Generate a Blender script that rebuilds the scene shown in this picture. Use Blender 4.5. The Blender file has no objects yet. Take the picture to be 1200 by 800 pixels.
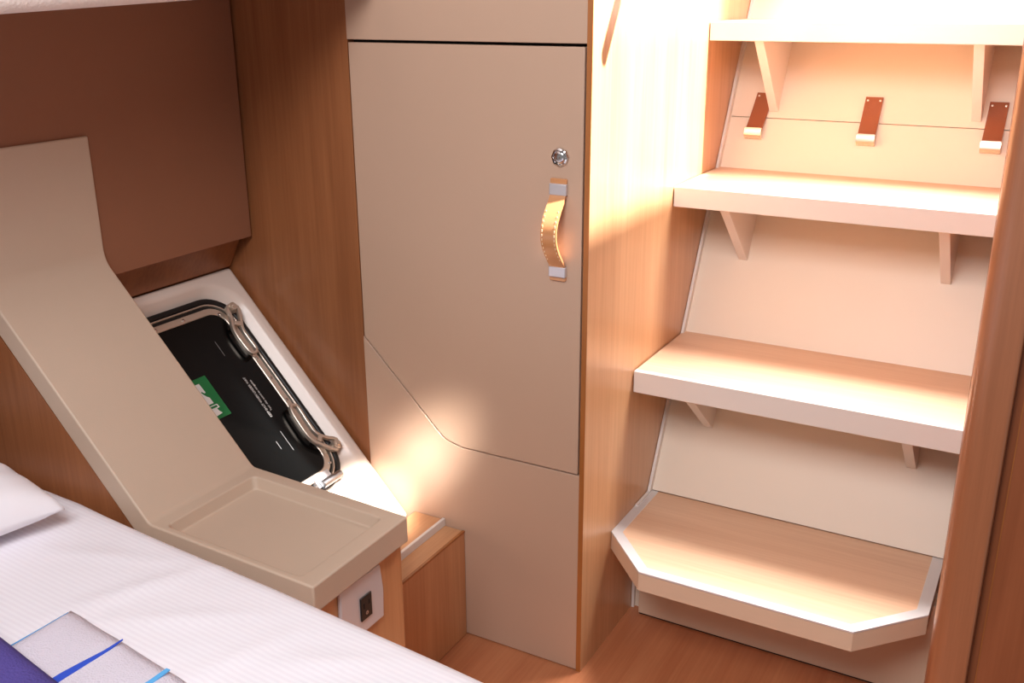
import bpy, bmesh, math, random
from mathutils import Vector, Matrix, noise

random.seed(4)
scene = bpy.context.scene
COL = scene.collection

# ------------------------------------------------------------------ materials
def lin(r, g, b):
    f = lambda c: c / 12.92 if c <= .04045 else ((c + .055) / 1.055) ** 2.4
    return (f(r / 255), f(g / 255), f(b / 255), 1)

def new_mat(name):
    m = bpy.data.materials.new(name); m.use_nodes = True
    nt = m.node_tree
    return m, nt, nt.nodes['Principled BSDF']

def plain(name, rgb, rough=.5, metal=0., spec=.5, var=.03, bump=0., bscale=300., coat=0.):
    m, nt, p = new_mat(name)
    tc = nt.nodes.new('ShaderNodeTexCoord')
    n = nt.nodes.new('ShaderNodeTexNoise'); n.inputs['Scale'].default_value = 9; n.inputs['Detail'].default_value = 4
    nt.links.new(tc.outputs['Object'], n.inputs['Vector'])
    mx = nt.nodes.new('ShaderNodeMixRGB')
    c = lin(*rgb)
    mx.inputs[1].default_value = tuple(x * (1 - var) for x in c[:3]) + (1,)
    mx.inputs[2].default_value = tuple(min(1, x * (1 + var)) for x in c[:3]) + (1,)
    nt.links.new(n.outputs[0], mx.inputs[0]); nt.links.new(mx.outputs[0], p.inputs['Base Color'])
    p.inputs['Roughness'].default_value = rough; p.inputs['Metallic'].default_value = metal
    p.inputs['Specular IOR Level'].default_value = spec; p.inputs['Coat Weight'].default_value = coat
    if bump:
        n2 = nt.nodes.new('ShaderNodeTexNoise'); n2.inputs['Scale'].default_value = bscale; n2.inputs['Detail'].default_value = 3
        nt.links.new(tc.outputs['Object'], n2.inputs['Vector'])
        b = nt.nodes.new('ShaderNodeBump'); b.inputs['Strength'].default_value = bump; b.inputs['Distance'].default_value = .002
        nt.links.new(n2.outputs[0], b.inputs['Height']); nt.links.new(b.outputs[0], p.inputs['Normal'])
    return m

def wood(name, dark, light, grain='Z', rough=.38, fine=1., contrast=1., coat=.15):
    """straight-grained laminate: long noise streaks along one axis"""
    m, nt, p = new_mat(name)
    L = nt.links.new
    tc = nt.nodes.new('ShaderNodeTexCoord')
    def streak(across, along, detail, dist):
        mp = nt.nodes.new('ShaderNodeMapping')
        s = [across] * 3; s['XYZ'.index(grain)] = along
        mp.inputs['Scale'].default_value = s
        n = nt.nodes.new('ShaderNodeTexNoise'); n.inputs['Scale'].default_value = 1
        n.inputs['Detail'].default_value = detail; n.inputs['Roughness'].default_value = .62
        n.inputs['Distortion'].default_value = dist
        L(tc.outputs['Object'], mp.inputs['Vector']); L(mp.outputs[0], n.inputs['Vector'])
        return n
    a = streak(16 * fine, .9, 5, .6); b = streak(140 * fine, 3.5, 3, 0)
    mix = nt.nodes.new('ShaderNodeMath'); mix.operation = 'MULTIPLY_ADD'
    mix.inputs[1].default_value = .38; L(b.outputs[0], mix.inputs[0])
    sc = nt.nodes.new('ShaderNodeMath'); sc.operation = 'MULTIPLY'; sc.inputs[1].default_value = .62
    L(a.outputs[0], sc.inputs[0]); L(sc.outputs[0], mix.inputs[2])
    r = nt.nodes.new('ShaderNodeValToRGB')
    r.color_ramp.elements[0].position = .5 - .16 / contrast; r.color_ramp.elements[0].color = lin(*dark)
    r.color_ramp.elements[1].position = .5 + .16 / contrast; r.color_ramp.elements[1].color = lin(*light)
    L(mix.outputs[0], r.inputs[0]); L(r.outputs[0], p.inputs['Base Color'])
    p.inputs['Roughness'].default_value = rough; p.inputs['Coat Weight'].default_value = coat; p.inputs['Coat Roughness'].default_value = .3
    bp = nt.nodes.new('ShaderNodeBump'); bp.inputs['Strength'].default_value = .06; bp.inputs['Distance'].default_value = .001
    L(b.outputs[0], bp.inputs['Height']); L(bp.outputs[0], p.inputs['Normal'])
    return m

def sheet_mat():
    m, nt, p = new_mat('striped_cotton'); L = nt.links.new
    tc = nt.nodes.new('ShaderNodeTexCoord')
    mp = nt.nodes.new('ShaderNodeMapping'); mp.inputs['Rotation'].default_value = (0, 0, math.radians(4))
    w = nt.nodes.new('ShaderNodeTexWave'); w.bands_direction = 'Y'; w.inputs['Scale'].default_value = 42
    w.inputs['Distortion'].default_value = .25; w.inputs['Detail'].default_value = 1
    L(tc.outputs['Object'], mp.inputs[0]); L(mp.outputs[0], w.inputs[0])
    r = nt.nodes.new('ShaderNodeValToRGB')
    r.color_ramp.elements[0].position = .35; r.color_ramp.elements[0].color = lin(243, 238, 245)
    r.color_ramp.elements[1].position = .65; r.color_ramp.elements[1].color = lin(248, 244, 250)
    L(w.outputs[0], r.inputs[0]); L(r.outputs[0], p.inputs['Base Color'])
    p.inputs['Roughness'].default_value = .75; p.inputs['Specular IOR Level'].default_value = .25
    n = nt.nodes.new('ShaderNodeTexNoise'); n.inputs['Scale'].default_value = 7; n.inputs['Detail'].default_value = 4
    L(tc.outputs['Object'], n.inputs[0])
    b = nt.nodes.new('ShaderNodeBump'); b.inputs['Strength'].default_value = .25; b.inputs['Distance'].default_value = .02
    L(n.outputs[0], b.inputs['Height']); L(b.outputs[0], p.inputs['Normal'])
    return m

M = {}
M['taupe'] = plain('taupe_laminate', (196, 163, 140), .32, var=.015, bump=.05, bscale=500)
M['mould'] = plain('taupe_moulded_plastic', (198, 174, 153), .5, var=.02, bump=.12, bscale=700)
M['brown_lining'] = plain('brown_lining', (146, 96, 70), .6, var=.03)
M['cream'] = plain('cream_painted_board', (238, 221, 202), .42, var=.015)
M['white_edge'] = plain('pale_edge_band', (230, 220, 213), .4, var=.015)
M['white_gel'] = plain('white_gelcoat', (235, 215, 202), .3, var=.015)
M['white_vinyl'] = plain('white_grained_vinyl', (240, 226, 218), .5, var=.03, bump=.8, bscale=220)
M['dark'] = plain('black_gap', (14, 12, 11), .8)
M['rubber'] = plain('black_rubber', (22, 20, 20), .45)
M['glass'] = plain('black_acrylic', (7, 8, 8), .16, spec=.22, var=.01)
M['chrome'] = plain('chrome', (225, 222, 222), .1, 1.)
M['warm_metal'] = plain('warm_satin_metal', (224, 208, 192), .3, .75)
M['grey_metal'] = plain('grey_metal', (186, 190, 196), .3, 1.)
M['plated'] = plain('plated_metal', (240, 226, 200), .22, .6)
M['clip'] = plain('polished_clip', (224, 218, 222), .22, .55)
M['satin'] = plain('satin_aluminium', (226, 222, 222), .35, .3)
M['leather'] = plain('tan_leather', (206, 142, 92), .25, spec=.7, var=.06, bump=.1, bscale=400, coat=.7)
M['leather_dark'] = plain('brown_leather', (150, 84, 52), .4, var=.08, bump=.2, bscale=400)
M['thread'] = plain('cream_thread', (235, 205, 165), .7)
M['silver'] = plain('silver_plastic', (214, 208, 210), .35, .25)
M['black_plastic'] = plain('black_plastic', (30, 28, 28), .4)
M['green'] = plain('green_sign', (20, 118, 62), .45)
M['mark'] = plain('grey_mark', (120, 118, 116), .5)
M['white'] = plain('white_print', (238, 234, 230), .6)
M['cotton'] = plain('white_cotton', (240, 234, 238), .8, spec=.2, bump=.3, bscale=12)
M['terry'] = plain('white_terry', (230, 222, 234), .9, spec=.1, bump=1., bscale=420, var=.05)
M['purple'] = plain('purple_terry', (92, 80, 152), .95, spec=.1, bump=1., bscale=330, var=.2)
M['blue'] = plain('blue_stripe', (48, 84, 206), .85)
M['sky'] = plain('light_blue_stripe', (96, 180, 240), .85)
M['sheet'] = sheet_mat()
M['wood_wall'] = wood('wall_laminate', (132, 78, 44), (164, 104, 64), 'Z', .42, contrast=.9)
M['wood_side'] = wood('locker_side_laminate', (192, 140, 98), (220, 172, 128), 'Z', .3, contrast=.9)
M['wood_edge'] = wood('edge_veneer', (150, 88, 40), (180, 112, 58), 'Z', .4)
M['wood_tread'] = wood('tread_laminate', (216, 171, 138), (238, 200, 169), 'X', .4, contrast=.8)
M['wood_floor'] = wood('floor_laminate', (172, 100, 64), (200, 132, 90), 'Y', .38, contrast=.8)
M['wood_box'] = wood('box_laminate', (184, 124, 80), (210, 152, 106), 'Z', .42, contrast=.9)
M['wood_box_top'] = wood('box_top_laminate', (196, 140, 98), (220, 166, 122), 'Y', .42, contrast=.9)
M['wood_post'] = wood('post_veneer', (152, 94, 62), (180, 116, 80), 'Z', .3, contrast=.8, coat=.8)
M['wood_post_dark'] = wood('bulkhead_veneer', (134, 74, 44), (160, 94, 60), 'Z', .35, contrast=.8, coat=.3)
M['shaded_edge'] = plain('shaded_edge_band', (224, 196, 170), .4, var=.015)  # pale edge band darkened: weaker, warmer light near the floor put into colour

# ------------------------------------------------------------------ builders
def thing(name, label, cat, loc=(0, 0, 0), group=None, rot=None):
    o = bpy.data.objects.new(name, None); COL.objects.link(o)
    o.empty_display_size = .05
    o.location = loc
    if rot is not None: o.rotation_euler = rot
    o['label'] = label; o['category'] = cat
    if group: o['group'] = group
    return o

def tag(o, label, cat, group=None):
    o['label'] = label; o['category'] = cat
    if group: o['group'] = group
    return o

def root_of(o):
    while o.parent: o = o.parent
    return o

def obj(name, bm, mat, parent=None, local=False, bevel=0., seg=2, subsurf=0, angle=35, origin=None, label=None):
    """bm holds world coordinates unless local; linked as ONE mesh object"""
    off = Vector((0, 0, 0))
    if parent is not None and not local:
        off = Vector(root_of(parent).location)
    elif parent is None and origin is not None:
        off = Vector(origin)
    if off.length: bmesh.ops.translate(bm, verts=bm.verts, vec=-off)
    bmesh.ops.recalc_face_normals(bm, faces=bm.faces)
    me = bpy.data.meshes.new(name); bm.to_mesh(me); bm.free()
    o = bpy.data.objects.new(name, me); COL.objects.link(o)
    for mm in (mat if isinstance(mat, (list, tuple)) else [mat]): me.materials.append(mm)
    if parent is not None: o.parent = parent
    elif origin is not None: o.location = origin
    if bevel:
        b = o.modifiers.new('bevel', 'BEVEL'); b.width = bevel; b.segments = seg; b.limit_method = 'ANGLE'; b.angle_limit = math.radians(30)
        b.use_clamp_overlap = True
    if subsurf:
        s = o.modifiers.new('subdivision', 'SUBSURF'); s.levels = subsurf; s.render_levels = subsurf
    me.shade_smooth()
    try: me.set_sharp_from_angle(angle=math.radians(angle if not subsurf else 180))
    except Exception: pass
    if bevel:
        w = o.modifiers.new('normals', 'WEIGHTED_NORMAL'); w.keep_sharp = True
    if label: o['label'] = label
    return o

def struct(name, bm, mat, **k):
    o = obj(name, bm, mat, **k); o['kind'] = 'structure'; return o

def bake(o):
    dg = bpy.context.evaluated_depsgraph_get()
    me = bpy.data.meshes.new_from_object(o.evaluated_get(dg))
    me.name = o.name
    o.modifiers.clear(); o.data = me

def cut(o, bm):
    """boolean difference with a throwaway solid (same local space as o)"""
    bmesh.ops.recalc_face_normals(bm, faces=bm.faces)
    me = bpy.data.meshes.new('c'); bm.to_mesh(me); bm.free()
    c = bpy.data.objects.new('c', me); COL.objects.link(c)
    c.matrix_world = o.matrix_basis if o.parent is None else o.parent.matrix_basis @ o.matrix_basis
    m = o.modifiers.new('cut', 'BOOLEAN'); m.operation = 'DIFFERENCE'; m.solver = 'EXACT'; m.object = c
    bpy.context.view_layer.update()
    bake(o)
    bpy.data.objects.remove(c); bpy.data.meshes.remove(me)

def box(x0, x1, y0, y1, z0, z1, bm=None):
    bm = bm or bmesh.new()
    v = [bm.verts.new((x, y, z)) for x in (x0, x1) for y in (y0, y1) for z in (z0, z1)]
    for f in ((0, 1, 3, 2), (4, 6, 7, 5), (0, 4, 5, 1), (2, 3, 7, 6), (0, 2, 6, 4), (1, 5, 7, 3)):
        bm.faces.new([v[i] for i in f])
    return bm

def prism(pts, axis, a, b, bm=None):
    """polygon in the two other axes (cyclic order kept as x,y / x,z / y,z), extruded a..b along axis"""
    bm = bm or bmesh.new()
    def mk(p, q, t):
        return {'X': (t, p, q), 'Y': (p, t, q), 'Z': (p, q, t)}[axis]
    A = [bm.verts.new(mk(p, q, a)) for p, q in pts]; B = [bm.verts.new(mk(p, q, b)) for p, q in pts]
    n = len(pts)
    bm.faces.new(A[::-1]); bm.faces.new(B)
    for i in range(n): bm.faces.new((A[i], A[(i + 1) % n], B[(i + 1) % n], B[i]))
    return bm

def loft(rings, bm=None, caps=True):
    bm = bm or bmesh.new()
    R = [[bm.verts.new(p) for p in r] for r in rings]
    n = len(R[0])
    for a, b in zip(R, R[1:]):
        for i in range(n): bm.faces.new((a[i], a[(i + 1) % n], b[(i + 1) % n], b[i]))
    if caps: bm.faces.new(R[0][::-1]); bm.faces.new(R[-1])
    return bm

def rrect(x0, x1, y0, y1, r, seg=8):
    out = []
    for cx, cy, a0 in ((x1 - r, y1 - r, 0), (x0 + r, y1 - r, 90), (x0 + r, y0 + r, 180), (x1 - r, y0 + r, 270)):
        for i in range(seg + 1):
            a = math.radians(a0 + 90 * i / seg)
            out.append((cx + r * math.cos(a), cy + r * math.sin(a)))
    return out

def fillet(pts, radii, seg=6, closed=False):
    out = []; n = len(pts)
    for i, p in enumerate(pts):
        r = radii[i]
        if r <= 0 or (not closed and i in (0, n - 1)): out.append(tuple(p)); continue
        P = Vector(p).to_2d() if len(p) == 3 else Vector(p)
        a = (Vector(pts[i - 1]) - P).normalized(); b = (Vector(pts[(i + 1) % n]) - P).normalized()
        ang = a.angle(b); d = r / math.tan(ang / 2)
        s, e = P + a * d, P + b * d
        for k in range(seg + 1):
            t = k / seg
            q = s * (1 - t) ** 2 + P * 2 * t * (1 - t) + e * t * t
            out.append((q.x, q.y))
    return out

def ring_prism(outer, inner, z0, z1, bm=None):
    bm = bm or bmesh.new(); n = len(outer)
    V = [[bm.verts.new((p[0], p[1], z)) for p in poly] for poly, z in ((outer, z0), (outer, z1), (inner, z1), (inner, z0))]
    for k in range(4):
        a, b = V[k], V[(k + 1) % 4]
        for i in range(n): bm.faces.new((a[i], a[(i + 1) % n], b[(i + 1) % n], b[i]))
    return bm

def tube(pts, r, seg=10, closed=False, bm=None, sx=1., up=None):
    bm = bm or bmesh.new(); P = [Vector(p) for p in pts]; n = len(P); rings = []
    for i, p in enumerate(P):
        if closed: t = (P[(i + 1) % n] - P[i - 1]).normalized()
        else: t = (P[min(i + 1, n - 1)] - P[max(i - 1, 0)]).normalized()
        u = Vector(up) if up else (Vector((0, 0, 1)) if abs(t.z) < .9 else Vector((0, 1, 0)))
        s = t.cross(u).normalized(); w = s.cross(t).normalized()
        rings.append([p + s * (r * sx * math.cos(2 * math.pi * k / seg)) + w * (r * math.sin(2 * math.pi * k / seg)) for k in range(seg)])
    if closed: return loft(rings + [rings[0]], bm, False) if False else _closed(rings, bm)
    return loft(rings, bm)

def _closed(rings, bm):
    R = [[bm.verts.new(p) for p in r] for r in rings]; n = len(R[0]); m = len(R)
    for j in range(m):
        a, b = R[j], R[(j + 1) % m]
        for i in range(n): bm.faces.new((a[i], a[(i + 1) % n], b[(i + 1) % n], b[i]))
    return bm

def lathe(c, axis, prof, seg=24, bm=None):
    """profile of (radius, height) turned about axis through c"""
    bm = bm or bmesh.new(); c = Vector(c); ax = Vector(axis).normalized()
    u = ax.orthogonal().normalized(); w = ax.cross(u)
    rings = [[c + ax * h + (u * math.cos(2 * math.pi * k / seg) + w * math.sin(2 * math.pi * k / seg)) * max(r, 1e-5) for k in range(seg)] for r, h in prof]
    return loft(rings, bm)

def ribbon(path, width_dir, half, thick, bm=None):
    """strap: path of points, constant width along width_dir, given thickness"""
    bm = bm or bmesh.new(); P = [Vector(p) for p in path]; W = Vector(width_dir).normalized(); rings = []
    for i, p in enumerate(P):
        t = (P[min(i + 1, len(P) - 1)] - P[max(i - 1, 0)]).normalized(); nn = t.cross(W).normalized()
        rings.append([p - W * half + nn * thick / 2, p + W * half + nn * thick / 2, p + W * half - nn * thick / 2, p - W * half - nn * thick / 2])
    return loft(rings, bm)

# ------------------------------------------------------------------ the room
struct('floor', box(-1.3, 1.0, -2.2, 1.2, -.03, 0), M['wood_floor'])
struct('wall_back', box(-1.25, -.4885, .004, .03, 0, 1.75), M['wood_wall'])
# hull side: flank above the hatch
struct('wall_left', prism([(-.790, .785), (-.8285, .7165), (-.86, .7165), (-.815, .80)], 'Y', -1.3, .0), M['wood_wall'])
struct('wall_left', box(-1.24, -1.215, -2.2, .0, 0, .85), M['wood_wall'])
struct('wall_right', box(.606, .63, .035, 1.2, 0, 1.82), M['wood_post'])
struct('trim_1', prism(fillet([(.6075, .034), (.6075, -.012), (.667, -.012), (.667, .034)], [0, .026, .006, 0], 8, True), 'Z', 0, 1.82), M['wood_post'])
struct('trim_2', box(.667, .6795, .012, .034, 0, 1.75), M['wood_post_dark'])
struct('wall_front', box(.6795, 1.0, -.012, .034, 0, 1.75), M['wood_post_dark'])
struct('trim_3', box(.6790, .6803, -.0128, -.012, 0, 1.75), M['wood_edge'])
# padded deckhead lining along the hull side, its lower edge just at eye level
c0 = Vector((-.40, -.7345, 1.2326)); c1 = Vector((-.40, -.4192, 1.2473)); g = (c1.z - c0.z) / (c1.y - c0.y)
ya, yb = -1.9, 0.0
za, zb = c0.z + g * (ya - c0.y), c0.z + g * (yb - c0.y)
prof = lambda z: fillet([(-1.2, z + .004), (-.40, z), (-.39, 1.75), (-1.2, 1.75)], [0, .022, 0, 0], 8, True)
struct('ceiling', loft([[(x, ya, z) for x, z in prof(za)], [(x, yb, z) for x, z in prof(zb)]]), M['white_vinyl'])

# dark lining panel above the hatch
p = box(-.80, -.757, -1.3, -.003, .788, 1.30)
lp = obj('hull_lining_panel', p, M['brown_lining'], origin=(-.757, -.2, .788), bevel=.002)
tag(lp, 'dark brown flat lining panel on the hull side above the escape hatch', 'wall panel')

# ------------------------------------------------------------------ locker
lk = thing('locker', 'tall taupe locker with a notched door and tan leather pull strap', 'locker', (-.24, 0, 0))
obj('carcass', box(-.4845, -.0085, .0185, .5, .002, 1.74), M['dark'], lk)
side = box(-.0085, 0, 0, 1.15, 0, 1.75)
obj('side_panel', side, M['wood_side'], lk)
obj('edge_strip', box(-.0095, -.0002, -.0012, .0, 0, 1.75), M['wood_edge'], lk, label='narrow brown veneer edge of the locker side')
up = box(-.4865, -.0098, 0, .018, 1.1785, 1.74)
obj('upper_panel', up, M['taupe'], lk, bevel=.0012)
L0, L1, ZB, ZT = -.4835, -.0135, .4245, 1.1735
notch = lambda dx, dz: [(-.0135 + dx, .4245 - dz), (-.262, .4245 - dz), (-.296 - dz, .4335 - dz * .7), (-.4835 - dx, .6145 - dz * 1.4)]
door_pts = fillet([(L1, ZB), (-.2615, ZB), (-.300, .4335), (L0, .6175), (L0, ZT), (L1, ZT)], [0, .05, .05, 0, 0, 0], 6, True)
door = obj('door', prism(door_pts, 'Y', -.0005, .017), M['taupe'], lk, bevel=.0012)
gap = .0028
low = fillet([(-.0098, .002), (-.0098, ZB - gap), (-.2605, ZB - gap), (-.3015, .4335 - gap), (-.4865, .6165 - gap * .5), (-.4865, .002)], [0, 0, .05, .05, 0, 0], 6, True)
obj('lower_panel', prism(low, 'Y', 0, .018), M['taupe'], lk, bevel=.001)
# lock: polished rosette round a sprung button
hexa = []
bm = lathe((-.0547, -.0005, .998), (0, -1, 0), [(.0155, 0), (.0165, .002), (.0150, .0045), (.0125, .0055), (.0118, .0035), (.0100, .0032)], 8)
obj('push_lock', bm, M['chrome'], door, angle=20)
bm = lathe((-.0547, -.0005, .998), (0, -1, 0), [(.0100, .003), (.0105, .005), (.009, .0065), (.006, .0072), (.0, .0065)], 24)
obj('lock_button', bm, M['chrome'], door)
# leather pull strap bowed away from the door
hx = -.056
path = [(hx, -.003, .945)]
for i in range(17):
    t = i / 16; path.append((hx, -.004 - .036 * math.sin(math.pi * t) ** 1.15, .936 - .126 * t))
path.append((hx, -.003, .800))
obj('pull_strap', ribbon(path, (1, 0, 0), .0145, .004), M['leather'], door)
for z0, z1 in ((.953, .963), (.7865, .796)):
    obj('strap_tab', prism(rrect(hx - .0155, hx + .0155, z0, z1, .003, 4), 'Y', -.005, -.0006), M['leather'], door, bevel=.0008)
for z0, z1 in ((.935, .9545), (.7935, .812)):
    obj('strap_clip', box(hx - .016, hx + .016, -.0085, -.0006, z0, z1), M['clip'], door, bevel=.0015, label='chrome clip')
for sx in (-1, 1):
    st = bmesh.new()
    for i in range(3, 15):
        t = (i + .5) / 17; y = -.0065 - .036 * math.sin(math.pi * t) ** 1.15; z = .936 - .126 * t
        box(hx + sx * .0115 - .0006, hx + sx * .0115 + .0006, y - .0004, y + .0012, z - .0022, z + .0022, st)
    obj('stitching', st, M['thread'], door)

# ------------------------------------------------------------------ companionway steps
PF = lambda z: .338 + .52 * (z - .25)          # front face of the sloping back board
sc = thing('companionway_steps', 'cream companionway steps with wood topped treads and a sloping back board', 'stairs', (.3, .2, 0))
def board(x0, x1, z0, z1, dy=0., th=.018):
    pts = [(PF(z0) + dy, z0), (PF(z1) + dy, z1), (PF(z1) + dy + th, z1), (PF(z0) + dy + th, z0)]
    return prism(pts, 'X', x0, x1)
obj('lower_board', box(.001, .605, .262, .28, 0, .204), M['cream'], sc)
obj('back_board', board(.001, .605, .246, .9945), M['cream'], sc, bevel=.0008)
obj('back_board', board(.001, .605, .9958, 1.6), M['cream'], sc, bevel=.0008)
obj('edge_flange', prism([(.2535, 0), (.2535, .248), (PF(.248) - .016, .248), (PF(1.6) - .016, 1.6), (PF(1.6), 1.6), (PF(.24), .24), (.262, .24), (.262, 0)], 'X', .001, .007), M['white_edge'], sc)
obj('plinth', box(.0245, .60, .235, .261, .004, .204), M['shaded_edge'], sc, bevel=.0015)
obj('plinth_shadow_strip', box(.026, .60, .238, .261, .0002, .004), M['rubber'], sc)  # black strip in place of the thin shadow along the plinth foot

def tread(z, y0, yb, th, x0=.002, x1=.603):
    t = obj('tread', box(x0 + .001, x1, y0 + .013, yb, z - .003, z), M['wood_tread'], sc)
    obj('edge_band', box(x0, x1, y0, y0 + .0128, z - th, z + .0003), M['white_edge'], t, bevel=.0015, label='pale front edge')
    obj('core', box(x0 + .0005, x1, y0 + .0128, yb - .001, z - th, z - .0032), M['cream'], t)
    return t
tread(1.2, .5605, PF(1.2) + .004, .0375)
tread(.8905, .3945, PF(.8905) + .004, .0405)
tread(.5575, .2165, PF(.5575) + .004, .0445)
# lowest tread: wider, with chamfered corners and a metal rim
zt = .2445; th0 = .039
def oct_(d):
    k = d * .414
    return [(0 + d, PF(zt) + .002), (0 + d, .1335 + k), (.104 + k, .0215 + d), (.489 - k, .0215 + d), (.592 - d, .1335 + k), (.592 - d, PF(zt) + .002)]
lt = obj('tread', prism(oct_(.0205), 'Z', zt - .003, zt - .0004), M['wood_tread'], sc)
o_, i_ = oct_(0), oct_(.0208)
rim = bmesh.new()
VV = [[rim.verts.new((x, y, z)) for x, y in P_] for P_, z in ((o_, zt - .004), (o_, zt + .0004), (i_, zt + .0004), (i_, zt - .004))]
for k in range(4):
    a, b = VV[k], VV[(k + 1) % 4]
    for i in range(5): rim.faces.new((a[i], a[i + 1], b[i + 1], b[i]))
rim.faces.new([VV[k][0] for k in range(4)]); rim.faces.new([VV[k][5] for k in range(3, -1, -1)])
obj('metal_rim', rim, M['satin'], lt, bevel=.0008, label='satin metal rim')
obj('edge_band', prism(oct_(.0004), 'Z', zt - th0, zt - .0042), M['shaded_edge'], lt)
# triangular brackets under the treads
for zb_, y0, zl in ((1.1622, .577, 1.009), (.8498, .415, .711), (.5128, .245, .384)):
    for xc in (.0995, .506):
        pts = [(y0, zb_), (PF(zl) - .002, zl), (PF(zl) + .001, zl), (PF(zb_) + .001, zb_)]
        obj('bracket', prism(pts, 'X', xc - .0095, xc + .0095), M['white_edge'], sc, bevel=.001)
pts = [(.30, .205), (PF(.10), .10), (PF(.205) , .205)]
# leather strap hooks with plated ends, screwed to the back board
for xc, xb in ((.0745, .0665), (.305, .304), (.543, .541)):
    pth = []
    for i in range(15):
        t = i / 14; z = 1.046 - .078 * t
        out = .004 + .0015 * math.sin(t * math.pi) + .020 * max(0, t - .35) ** 1.6
        pth.append((xc + (xb - xc) * t, PF(z) - out, z))
    h = obj('strap_hook', ribbon(pth, (1, 0, 0), .0175, .0035), M['leather_dark'], sc)
    ze = .966; ye = PF(ze)
    pth = [(xb, ye - .0135, ze + .010), (xb, ye - .0165, ze + .003), (xb, ye - .0175, ze - .004), (xb, ye - .014, ze - .010), (xb, ye - .007, ze - .0125), (xb, ye, ze - .011)]
    obj('plated_end', ribbon(pth, (1, 0, 0), .0185, .005), M['plated'], h, label='polished metal end')
    sb = bmesh.new()
    for s in (-1, 1): lathe((xc + s * .012, PF(1.040) - .0065, 1.040), (0, -1, .5), [(.0022, 0), (.002, .0012), (0, .0018)], 10, sb)
    obj('screw', sb, M['chrome'], h) if False else sb.free()
    for s in (-1, 1):
        obj('screw', lathe((xc + s * .0125, PF(1.040) - .0055, 1.040), (0, -1, .5), [(.0024, 0), (.0022, .0012), (0, .0018)], 10), M['warm_metal'], h)

hp = [Vector((.09, .062, 1.284)) + Vector((0, .5, .86)) * t for t in (0, .05, .2, .36)]
hr = obj('handrail', tube(hp, .011, 14), M['wood_post'], sc, bevel=.004)
obj('rail_mount', tube([(.002, .221, 1.555), (.09, .221, 1.555)], .008, 12), M['chrome'], hr)

# ------------------------------------------------------------------ escape hatch on the sloping hull side
th = math.atan(1.089)
rot = Matrix(((0, -math.cos(th), math.sin(th)), (1, 0, 0), (0, math.sin(th), math.cos(th)))).to_euler()
eh = thing('escape_hatch', 'closed black escape hatch in a white surround on the sloping hull side', 'hatch', (-.393, 0, .2418), rot=rot)
# local axes: x along the hull (towards the locker), y up the slope, z out of the surface
UL = -.50                                     # far end of the recess under the console
sur = obj('surround', box(-.56, -.0015, .001, .643, -.10, 0), M['white_gel'], eh, local=True)
ro = rrect(UL - .012, -.024, .098, .622, .085, 10); ri = rrect(UL + .008, -.047, .136, .602, .072, 10)
bpy.context.view_layer.update()
cut(sur, loft([[(x, y, -.026) for x, y in ri], [(x, y, 0.0) for x, y in ro], [(x, y, .03) for x, y in ro]]))
bv = sur.modifiers.new('bevel', 'BEVEL'); bv.width = .007; bv.segments = 4; bv.limit_method = 'ANGLE'; bv.angle_limit = math.radians(28)
sur.data.shade_smooth()
def ringrr(d0, d1, z0, z1, r=.072):
    a = rrect(UL + .008 + d0, -.047 - d0, .136 + d0, .602 - d0, r - d0, 10)
    b = rrect(UL + .008 + d1, -.047 - d1, .136 + d1, .602 - d1, r - d1, 10)
    return ring_prism(a, b, z0, z1)
obj('gasket', ringrr(.001, .012, -.0255, -.012), M['rubber'], eh, local=True, bevel=.003, label='black rubber gasket')
obj('gasket_base', ringrr(.012, .036, -.0255, -.019), M['rubber'], eh, local=True)
obj('outer_rim', ringrr(.014, .0175, -.0255, -.0135), M['warm_metal'], eh, local=True, bevel=.001, label='thin metal rim')
fr = obj('lid_frame', ringrr(.0255, .040, -.0255, -.0115), M['warm_metal'], eh, local=True, bevel=.0015, label='satin metal lid frame')
for u, v in ((-.18, .5685), (-.0945, .5555), (-.25, .5685), (-.0798, .44), (-.0798, .335), (-.084, .18), (-.0798, .39)):
    obj('screw', lathe((u, v, -.0118), (0, 0, 1), [(.0036, 0), (.0034, .0016), (.0018, .0026), (0, .0028)], 12), M['chrome'], fr, local=True)
lid = obj('lid', prism(rrect(UL + .047, -.086, .175, .563, .034, 8), 'Z', -.0255, -.0125), M['glass'], eh, local=True, bevel=.002)
# sign, warning text, raised marks
sg = obj('exit_sign', box(-.335, -.2155, .3595, .4495, -.0125, -.0119), M['green'], lid, local=True, label='green safety sign with white figure')
pic = bmesh.new()
prism([(-.335, .4385), (-.239, .4385), (-.2378, .418), (-.2405, .4165), (-.2449, .4225), (-.2475, .4195), (-.2415, .4095), (-.2368, .405), (-.2366, .3925), (-.335, .3925)], 'Z', -.0119, -.0115, pic)
prism([(-.262, .3895), (-.2315, .3885), (-.2298, .3808), (-.2372, .3798), (-.262, .3815)], 'Z', -.0119, -.0115, pic)
prism([(-.335, .3805), (-.2378, .3812), (-.2362, .3745), (-.2322, .368), (-.2466, .3663), (-.335, .3663)], 'Z', -.0119, -.0115, pic)
obj('white_figure', pic, M['white'], sg, local=True) if False else None
po = obj('sign_figure', pic, M['white'], lid, local=True)
obj('sign_notch', prism([(-.262, .3875), (-.2338, .3868), (-.2336, .3824), (-.262, .3835)], 'Z', -.0116, -.0112), M['green'], lid, local=True)

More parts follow.
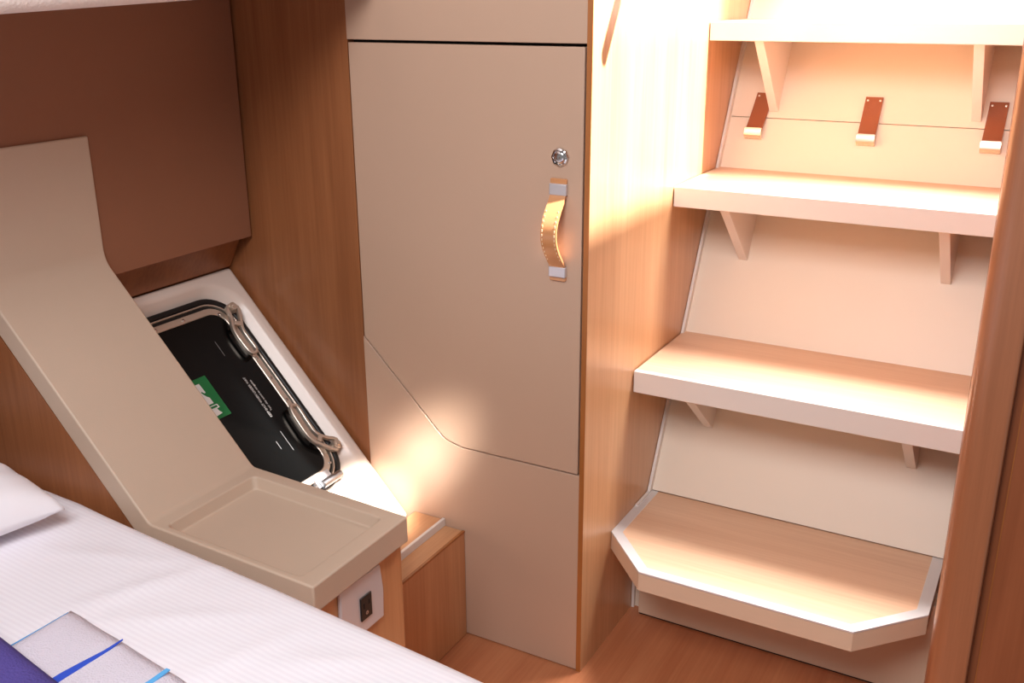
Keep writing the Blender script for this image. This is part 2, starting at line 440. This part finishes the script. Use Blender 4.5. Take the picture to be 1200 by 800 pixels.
def lettering(name, body, size, u, v, width, parent):
    cu = bpy.data.curves.new(name, 'FONT'); cu.body = body; cu.size = size; cu.extrude = .0002
    t = bpy.data.objects.new(name, cu); COL.objects.link(t)
    bpy.context.view_layer.update()
    dg = bpy.context.evaluated_depsgraph_get()
    me = bpy.data.meshes.new_from_object(t.evaluated_get(dg)); me.name = name
    w0 = max(q.co.x for q in me.vertices) or 1; k = width / w0
    for q in me.vertices:
        x, y, z = q.co
        q.co = (u - y, v + x * k, -.0121 + z)
    bpy.data.objects.remove(t); bpy.data.curves.remove(cu)
    o = bpy.data.objects.new(name, me); COL.objects.link(o); me.materials.clear(); me.materials.append(M['white'])
    o.parent = parent
lettering('warning_text', 'KEEP SHUT WHEN UNDER WAY', .0078, -.1355, .3175, .0965, lid)
lettering('warning_text', 'Tenir clos quand en navigation', .0062, -.1265, .3295, .074, lid)
for u, v0, v1 in ((-.142, .238, .284), (-.166, .252, .270), (-.145, .47, .505)):
    obj('mark', box(u - .0006, u + .0006, v0, v1, -.0125, -.0119), M['mark'], lid, local=True)
# folding lever handles: bent loop of cast metal with a slot, pivoting near the rim
def lever(name, spine, wid, lab, sgn=1):
    """spine: (u, v) points from pivot end to free end"""
    bm = bmesh.new(); P = [Vector(q) for q in spine]; n = len(P); Lf, Rt = [], []
    for i, q in enumerate(P):
        t = (P[min(i + 1, n - 1)] - P[max(i - 1, 0)]).normalized(); s = Vector((-t.y, t.x))
        Lf.append(q + s * wid[i]); Rt.append(q - s * wid[i])
    loop = Lf + Rt[::-1]
    pts = []
    m = len(loop)
    for i in range(m):                         # smooth the loop
        for k in range(4):
            t = k / 4; a, b, c, d = loop[i - 1], loop[i], loop[(i + 1) % m], loop[(i + 2) % m]
            q = .5 * ((2 * b) + (c - a) * t + (2 * a - 5 * b + 4 * c - d) * t * t + (3 * b - a - 3 * c + d) * t ** 3)
            pts.append((q.x, q.y, .004))
    ctr = [sum(c) / len(pts) for c in zip(*[(a, b) for a, b, _ in pts])]
    m2 = len(pts); outer, inn = [], []
    for i in range(m2):                        # flat cast ring: offset the loop outwards and inwards
        a, b = Vector(pts[i - 1][:2]), Vector(pts[(i + 1) % m2][:2]); t = (b - a).normalized(); s = Vector((t.y, -t.x)); q = Vector(pts[i][:2])
        outer.append(tuple(q + s * sgn * .0032)); inn.append(tuple(q - s * sgn * .0032))
    ring_prism(outer, inn, -.004, .0055, bm)
    h = obj(name, bm, M['warm_metal'], eh, local=True, bevel=.0016, label=lab)
    q = P[0]
    obj('pivot', lathe((q.x, q.y, -.014), (0, 0, 1), [(.0095, 0), (.0095, .018), (.0085, .0215), (.0045, .022), (.0042, .0245), (0, .0245)], 20), M['warm_metal'], h, local=True)
    q2 = P[1] * .45 + P[2] * .55
    t = (P[2] - P[1]).normalized(); s = Vector((-t.y, t.x)); w = wid[1] * .75
    br = prism([tuple(q2 + t * .005 + s * w), tuple(q2 - t * .005 + s * w), tuple(q2 - t * .005 - s * w), tuple(q2 + t * .005 - s * w)], 'Z', .0015, .0062)
    obj('bridge', br, M['warm_metal'], h, local=True, bevel=.001)
    st_ = prism([(q.x - .004, q.y - .009), (q.x + .020, q.y - .009), (q.x + .020, q.y + .009), (q.x - .004, q.y + .009)], 'Z', -.014, -.006)
    obj('catch', st_, M['warm_metal'], h, local=True, bevel=.0015)
lever('lever_handle', [(-.066, .556), (-.0755, .532), (-.088, .508), (-.090, .482), (-.0885, .452)], [.0115, .0105, .0105, .0105, .0085], 'satin metal lever handle')
lever('lever_handle', [(-.054, .203), (-.0735, .219), (-.091, .240), (-.0925, .275), (-.0895, .312)], [.0115, .0105, .0105, .0105, .0085], 'satin metal lever handle')
hg = obj('hinge', tube([(-.142, .149, -.003), (-.087, .149, -.003)], .0085, 14), M['grey_metal'], eh, local=True, label='grey metal hinge barrel')
obj('hinge_leaf', box(-.148, -.102, .146, .172, -.020, -.008), M['satin'], hg, local=True, bevel=.001)

# ------------------------------------------------------------------ moulded bedside console
cs = thing('bedside_console', 'taupe moulded bedside console with a recessed tray and sloping back', 'bedside table', (-.3, -.48, 0))
YF, YN = -.366, -.592
top = fillet([(-.7505, 1.034), (-.7505, .822), (-.449, .4975), (-.132, .4855)], [0, .05, .018, 0], 8)
inner = [(-.132, .4415), (-.462, .452), (-.7566, .776), (-.7566, 1.034)]
con = obj('moulded_top', prism(top + inner, 'Y', YN, YF), M['mould'], cs)
tr = lambda d: rrect(-.4235 + d, -.1640 - d, -.5785 + d, -.3925 - d, .009, 5)
ztop = lambda x: .4975 - (x + .449) * .0379
bpy.context.view_layer.update()
off = Vector(cs.location)
cb = loft([[(x - off.x, y - off.y, ztop(x) - .021) for x, y in tr(.003)], [(x - off.x, y - off.y, ztop(x) + .004) for x, y in tr(-.002)]])
cut(con, cb)
b = con.modifiers.new('bevel', 'BEVEL'); b.width = .0055; b.segments = 4; b.limit_method = 'ANGLE'; b.angle_limit = math.radians(32)
con.data.shade_smooth()
obj('front_panel', box(-.16, -.1455, YN + .004, YF - .003, .002, .443), M['wood_box'], cs, bevel=.001)
sp = [(-.16, .002), (-.16, .441), (-.462, .450), (-.757, .765), (-1.205, .775), (-1.205, .002)]
obj('side_panel', prism(sp, 'Y', YN + .004, YN + .016), M['wood_wall'], cs)
# outlet
pl = [(-.5295, .348), (-.5295, .4385)]
pp = fillet([(-.5285, .3405), (-.5300, .39), (-.5285, .4395), (-.4325, .4335), (-.4265, .388), (-.4290, .340)], [0, .3, 0, 0, .09, 0], 6, True)
pw = obj('outlet_plate', prism(pp, 'X', -.1457, -.139), M['silver'], cs, bevel=.002, label='silver power outlet plate')
obj('socket', box(-.1395, -.1365, -.4865, -.4600, .3635, .4035), M['black_plastic'], pw, bevel=.001, label='black socket insert')
for y, z, w, h in ((-.4795, .3875, .0014, .0045), (-.4665, .3895, .0014, .0038)):
    obj('slot', box(-.1370, -.1361, y - w, y + w, z - h, z + h), M['dark'], pw)
obj('ground_hole', lathe((-.1372, -.473, .3735), (1, 0, 0), [(.0032, 0), (.0032, .0010), (.0022, .0011), (0, .0004)], 14), M['grey_metal'], pw)

# ------------------------------------------------------------------ low wooden box beside the console
bx = thing('step_box', 'low wooden box with a raised lip against the locker front', 'box', (-.33, -.18, 0))
obj('front_panel', box(-.274, -.2595, -.362, -.0015, .001, .2395), M['wood_box'], bx, bevel=.001)
obj('top_panel', box(-.38, -.2605, -.362, -.0015, .2285, .2415), M['wood_box_top'], bx, bevel=.001)
obj('edge_strip', box(-.2645, -.2590, -.362, -.0012, .238, .2423), M['wood_edge'], bx)
obj('raised_board', box(-.378, -.311, -.362, -.0015, .2417, .2545), M['wood_box_top'], bx)
obj('lip', box(-.311, -.3045, -.362, -.0015, .2417, .2585), M['white_edge'], bx, bevel=.001, label='pale edging of the raised lip')

# ------------------------------------------------------------------ bed
ZB_ = .515
bd = thing('bed', 'bed made up with a white striped sheet', 'bed', (-.45, -1.2, 0))
edge = [(-1.20, -.598), (-.95, -.598), (-.80, -.598), (-.655, -.597), (-.58, -.600), (-.51, -.608), (-.40, -.617), (-.145, -.636), (.224, -.671), (.36, -.684)]
def edge_y(x):
    for (x0, y0), (x1, y1) in zip(edge, edge[1:]):
        if x0 <= x <= x1:
            return y0 + (y1 - y0) * (x - x0) / (x1 - x0)
    return edge[-1][1]
bm = bmesh.new()
NX, NY = 110, 80
def wrinkle(x, y):
    w = .003 * noise.noise(Vector((x * 3.2, y * 4.0, 1.3)))
    # creases pulled across the bed near the console end
    for cx, cy, ang, ln, amp in ((-.30, -.74, 62, .09, .0030), (-.20, -.76, 35, .10, .0022), (-.40, -.70, 20, .10, .0014), (-.08, -.78, 70, .07, .0022), (.02, -.74, 30, .08, .0018), (-.62, -.68, 10, .10, .0016)):
        a = math.radians(ang); dx, dy = x - cx, y - cy
        s = dx * math.cos(a) + dy * math.sin(a); n_ = -dx * math.sin(a) + dy * math.cos(a)
        w += 1.8 * amp * math.exp(-(s / ln) ** 2) * math.exp(-(n_ / .011) ** 2)
    return w
G = []
for i in range(NX + 1):
    x = -1.2 + 1.56 * i / NX; ye = edge_y(x); row = []
    for j in range(NY + 1):
        y = ye - (1.45 * (j / NY) ** 1.5)
        d = ye - y; zz = ZB_ + wrinkle(x, y)
        r = .03
        if d < r: zz -= r - math.sqrt(max(0, r * r - (r - d) ** 2))
        zz += .006 * max(0., (-.62 - x)) / .3 * max(0, 1 - d / .25)
        row.append(bm.verts.new((x, y, zz)))
    low_ = bm.verts.new((x, ye, .30)); G.append((row, low_))
for (r0, l0), (r1, l1) in zip(G, G[1:]):
    bm.faces.new((r0[0], r1[0], l1, l0))
    for j in range(NY): bm.faces.new((r0[j], r0[j + 1], r1[j + 1], r1[j]))
for (r0, l0), rev in ((G[-1], 1), (G[0], 0)):
    b0 = bm.verts.new((r0[-1].co.x, r0[-1].co.y, .30)); f = [l0] + r0 + [b0]
    bm.faces.new(f if rev else f[::-1])
obj('fitted_sheet', bm, M['sheet'], bd, angle=180)
obj('bed_base', box(-1.18, .34, -2.0, -.70, .0, .302), M['wood_wall'], bd)

# pillow
def pillow(name, c, a, b, h, rz, mat):
    bm = bmesh.new(); N = 44; T, B = [], []
    for i in range(N + 1):
        rt, rb = [], []
        for j in range(N + 1):
            u, v = -1 + 2 * i / N, -1 + 2 * j / N
            pu = 1 - .07 * (1 - u * u) * (abs(v) ** 3); pv = 1 - .07 * (1 - v * v) * (abs(u) ** 3)
            x, y = a * u * pv, b * v * pu
            f = max(0, (1 - u ** 4) * (1 - v ** 4)) ** .55
            fold = .009 * noise.noise(Vector((x * 10, y * 16, 4))) + .006 * noise.noise(Vector((x * 30, y * 22, 9)))
            hem = .004 if max(abs(u), abs(v)) > .999 else 0
            z = h * f + fold * (.35 + .65 * f)
            rt.append(Vector((x, y, max(.002, z + .008 - hem)))); rb.append(Vector((x, y, -h * .55 * f)))
        T.append([bm.verts.new(q) for q in rt]); B.append([bm.verts.new(q) for q in rb])
    for i in range(N):
        for j in range(N):
            bm.faces.new((T[i][j], T[i + 1][j], T[i + 1][j + 1], T[i][j + 1])); bm.faces.new((B[i][j], B[i][j + 1], B[i + 1][j + 1], B[i + 1][j]))
        bm.faces.new((T[i][0], B[i][0], B[i + 1][0], T[i + 1][0])); bm.faces.new((T[i][N], T[i + 1][N], B[i + 1][N], B[i][N]))
    for j in range(N):
        bm.faces.new((T[0][j], T[0][j + 1], B[0][j + 1], B[0][j])); bm.faces.new((T[N][j], B[N][j], B[N][j + 1], T[N][j + 1]))
    bmesh.ops.rotate(bm, verts=bm.verts, cent=(0, 0, 0), matrix=Matrix.Rotation(rz, 3, 'Z'))
    bmesh.ops.translate(bm, verts=bm.verts, vec=c)
    return obj(name, bm, mat, origin=(c[0], c[1], c[2] - h * .55), angle=180)
pw_ = pillow('pillow', (-.745, -.785, .551), .215, .14, .056, math.radians(-10), M['cotton'])
tag(pw_, 'white crumpled pillow at the far end of the striped bed', 'pillow')

# towels
tw = thing('towel', 'white terry towel with blue stripes lying on the sheet', 'towel', (-.15, -1.0, ZB_))
def cloth(x0, x1, yfun, y1, z, th_, nx=40, ny=30, amp=.002, seed=0.):
    bm = bmesh.new(); T, B = [], []
    for i in range(nx + 1):
        x = x0 + (x1 - x0) * i / nx; ye = yfun(x); rt, rb = [], []
        for j in range(ny + 1):
            y = ye + (y1 - ye) * j / ny
            e = min(i, nx - i, j, ny - j); wz = wrinkle(x, y) + .0008
            zz = z + wz + th_ * (.55 if e == 0 else .9 if e == 1 else 1) + amp * noise.noise(Vector((x * 14 + seed, y * 14, 2)))
            rt.append(bm.verts.new((x + .002 * noise.noise(Vector((y * 25, seed, 7))) * (i in (0, nx)), y, zz))); rb.append(bm.verts.new((x, y, z + wz - .0005)))
        T.append(rt); B.append(rb)
    for i in range(nx):
        for j in range(ny):
            bm.faces.new((T[i][j], T[i][j + 1], T[i + 1][j + 1], T[i + 1][j])); bm.faces.new((B[i][j], B[i + 1][j], B[i + 1][j + 1], B[i][j + 1]))
        bm.faces.new((T[i][0], T[i + 1][0], B[i + 1][0], B[i][0])); bm.faces.new((T[i][ny], B[i][ny], B[i + 1][ny], T[i + 1][ny]))
    for j in range(ny):
        bm.faces.new((T[0][j], B[0][j], B[0][j + 1], T[0][j + 1])); bm.faces.new((T[nx][j], T[nx][j + 1], B[nx][j + 1], B[nx][j]))
    return bm
TE = lambda x: -.826 - .13 * (x + .32)
obj('cloth', cloth(-.322, .12, TE, -1.25, ZB_ + .002, .014), M['terry'], tw, angle=180)
def stripe(xa, xb, wa, wb, ya, yb, mat):
    bm = bmesh.new(); n = 14; rings = []
    for i in range(n + 1):
        t = i / n; y = ya + (yb - ya) * t; x = xa + (xb - xa) * t + .0012 * math.sin(i * 1.9); w = wa + (wb - wa) * min(1, t * 5)
        zf = lambda q: ZB_ + .0028 + wrinkle(q, y) + .014 * (.55 + .35 * min(1, (q + .322) / .01105) + .1 * max(0, min(1, (q + .322) / .01105 - 1))) + .002 * noise.noise(Vector((q * 14, y * 14, 2))) + .0007
        rings.append([(x - w, y, zf(x - w) - .0015), (x + w, y, zf(x + w) - .0015), (x + w, y, zf(x + w)), (x - w, y, zf(x - w))])
    loft(rings, bm); return obj('stripe', bm, mat, tw)
stripe(-.3185, -.331, .0007, .0013, -.832, -1.2, M['sky'])
stripe(-.2075, -.232, .0006, .0058, -.842, -1.2, M['blue'])
stripe(-.118, -.14, .003, .004, -.855, -1.2, M['sky'])
pt = obj('towel', cloth(-.42, -.02, lambda x: -.918 - .16 * (x + .36), -1.25, ZB_ + .0205, .03, amp=.004, seed=3.), M['purple'], origin=(-.35, -1.05, ZB_ + .0175), angle=180)
tag(pt, 'dark purple terry towel lying over the white striped towel', 'towel')

# ------------------------------------------------------------------ light
def area(name, loc, target, sx, sy, power, col, spread=180):
    l = bpy.data.lights.new(name, 'AREA'); l.shape = 'RECTANGLE'; l.size = sx; l.size_y = sy; l.energy = power; l.color = col; l.spread = math.radians(spread)
    o = bpy.data.objects.new(name, l); COL.objects.link(o); o.location = loc
    d = Vector(target) - Vector(loc); o.rotation_euler = d.to_track_quat('-Z', 'Y').to_euler()
    return o
area('companionway_daylight', (.38, .62, 1.74), (.36, .52, .6), .34, .46, 12, (1, .98, .96), 78)
area('deck_hatch_daylight', (.35, -1.7, 2.0), (-.2, -.4, .6), .7, .7, 29, (.985, .98, 1))
def spot(name, src, tgt, watt, deg, blend, rad, col):
    s = bpy.data.lights.new(name, 'SPOT'); s.energy = watt; s.spot_size = math.radians(deg); s.spot_blend = blend; s.shadow_soft_size = rad; s.color = col
    o = bpy.data.objects.new(name, s); COL.objects.link(o); o.location = src
    o.rotation_euler = (Vector(tgt) - Vector(src)).to_track_quat('-Z', 'Y').to_euler()
tgt = Vector((-.43, -.075, .29))
spot('sun_patch_helper', tgt + Vector((.58, -.43, .65)) * 1.75, tgt, 420, 7, .5, .015, (1, .93, .82))  # added spot standing in for a sunbeam on the hatch surround
spot('reflected_glow_helper', tgt + Vector((.58, -.43, .65)) * 1.75, (-.345, 0, .392), 470, 5.8, 1, .05, (1, .95, .86))  # second added spot for the glow reflected onto the locker front
spot('companionway_sun', (2.2, .52, 4.3), (0, .28, 1.08), 5600, 11.2, .3, .05, (1, .97, .95))
w = bpy.data.worlds.new('cabin_ambient'); scene.world = w; w.use_nodes = True
bg = w.node_tree.nodes['Background']; bg.inputs[0].default_value = (1, .96, .94, 1); bg.inputs[1].default_value = .25

# ------------------------------------------------------------------ camera
R = ((0.873017, 0.154852, -0.462452), (0.487661, -0.287489, 0.824341), (-0.005299, -0.945183, -0.326498))
cam = bpy.data.cameras.new('camera'); cam.sensor_width = 36; cam.lens = 35.12; cam.clip_start = .02
co = bpy.data.objects.new('camera', cam); COL.objects.link(co)
co.matrix_world = Matrix(((R[0][0], -R[0][1], -R[0][2], .68746), (R[1][0], -R[1][1], -R[1][2], -1.49110), (R[2][0], -R[2][1], -R[2][2], 1.25), (0, 0, 0, 1)))
scene.camera = co
scene.view_settings.view_transform = 'Standard'; scene.view_settings.look = 'None'
scene.view_settings.gamma = 1; scene.view_settings.exposure = 0; scene.view_settings.use_curve_mapping = False
scene.cycles.use_denoising = True
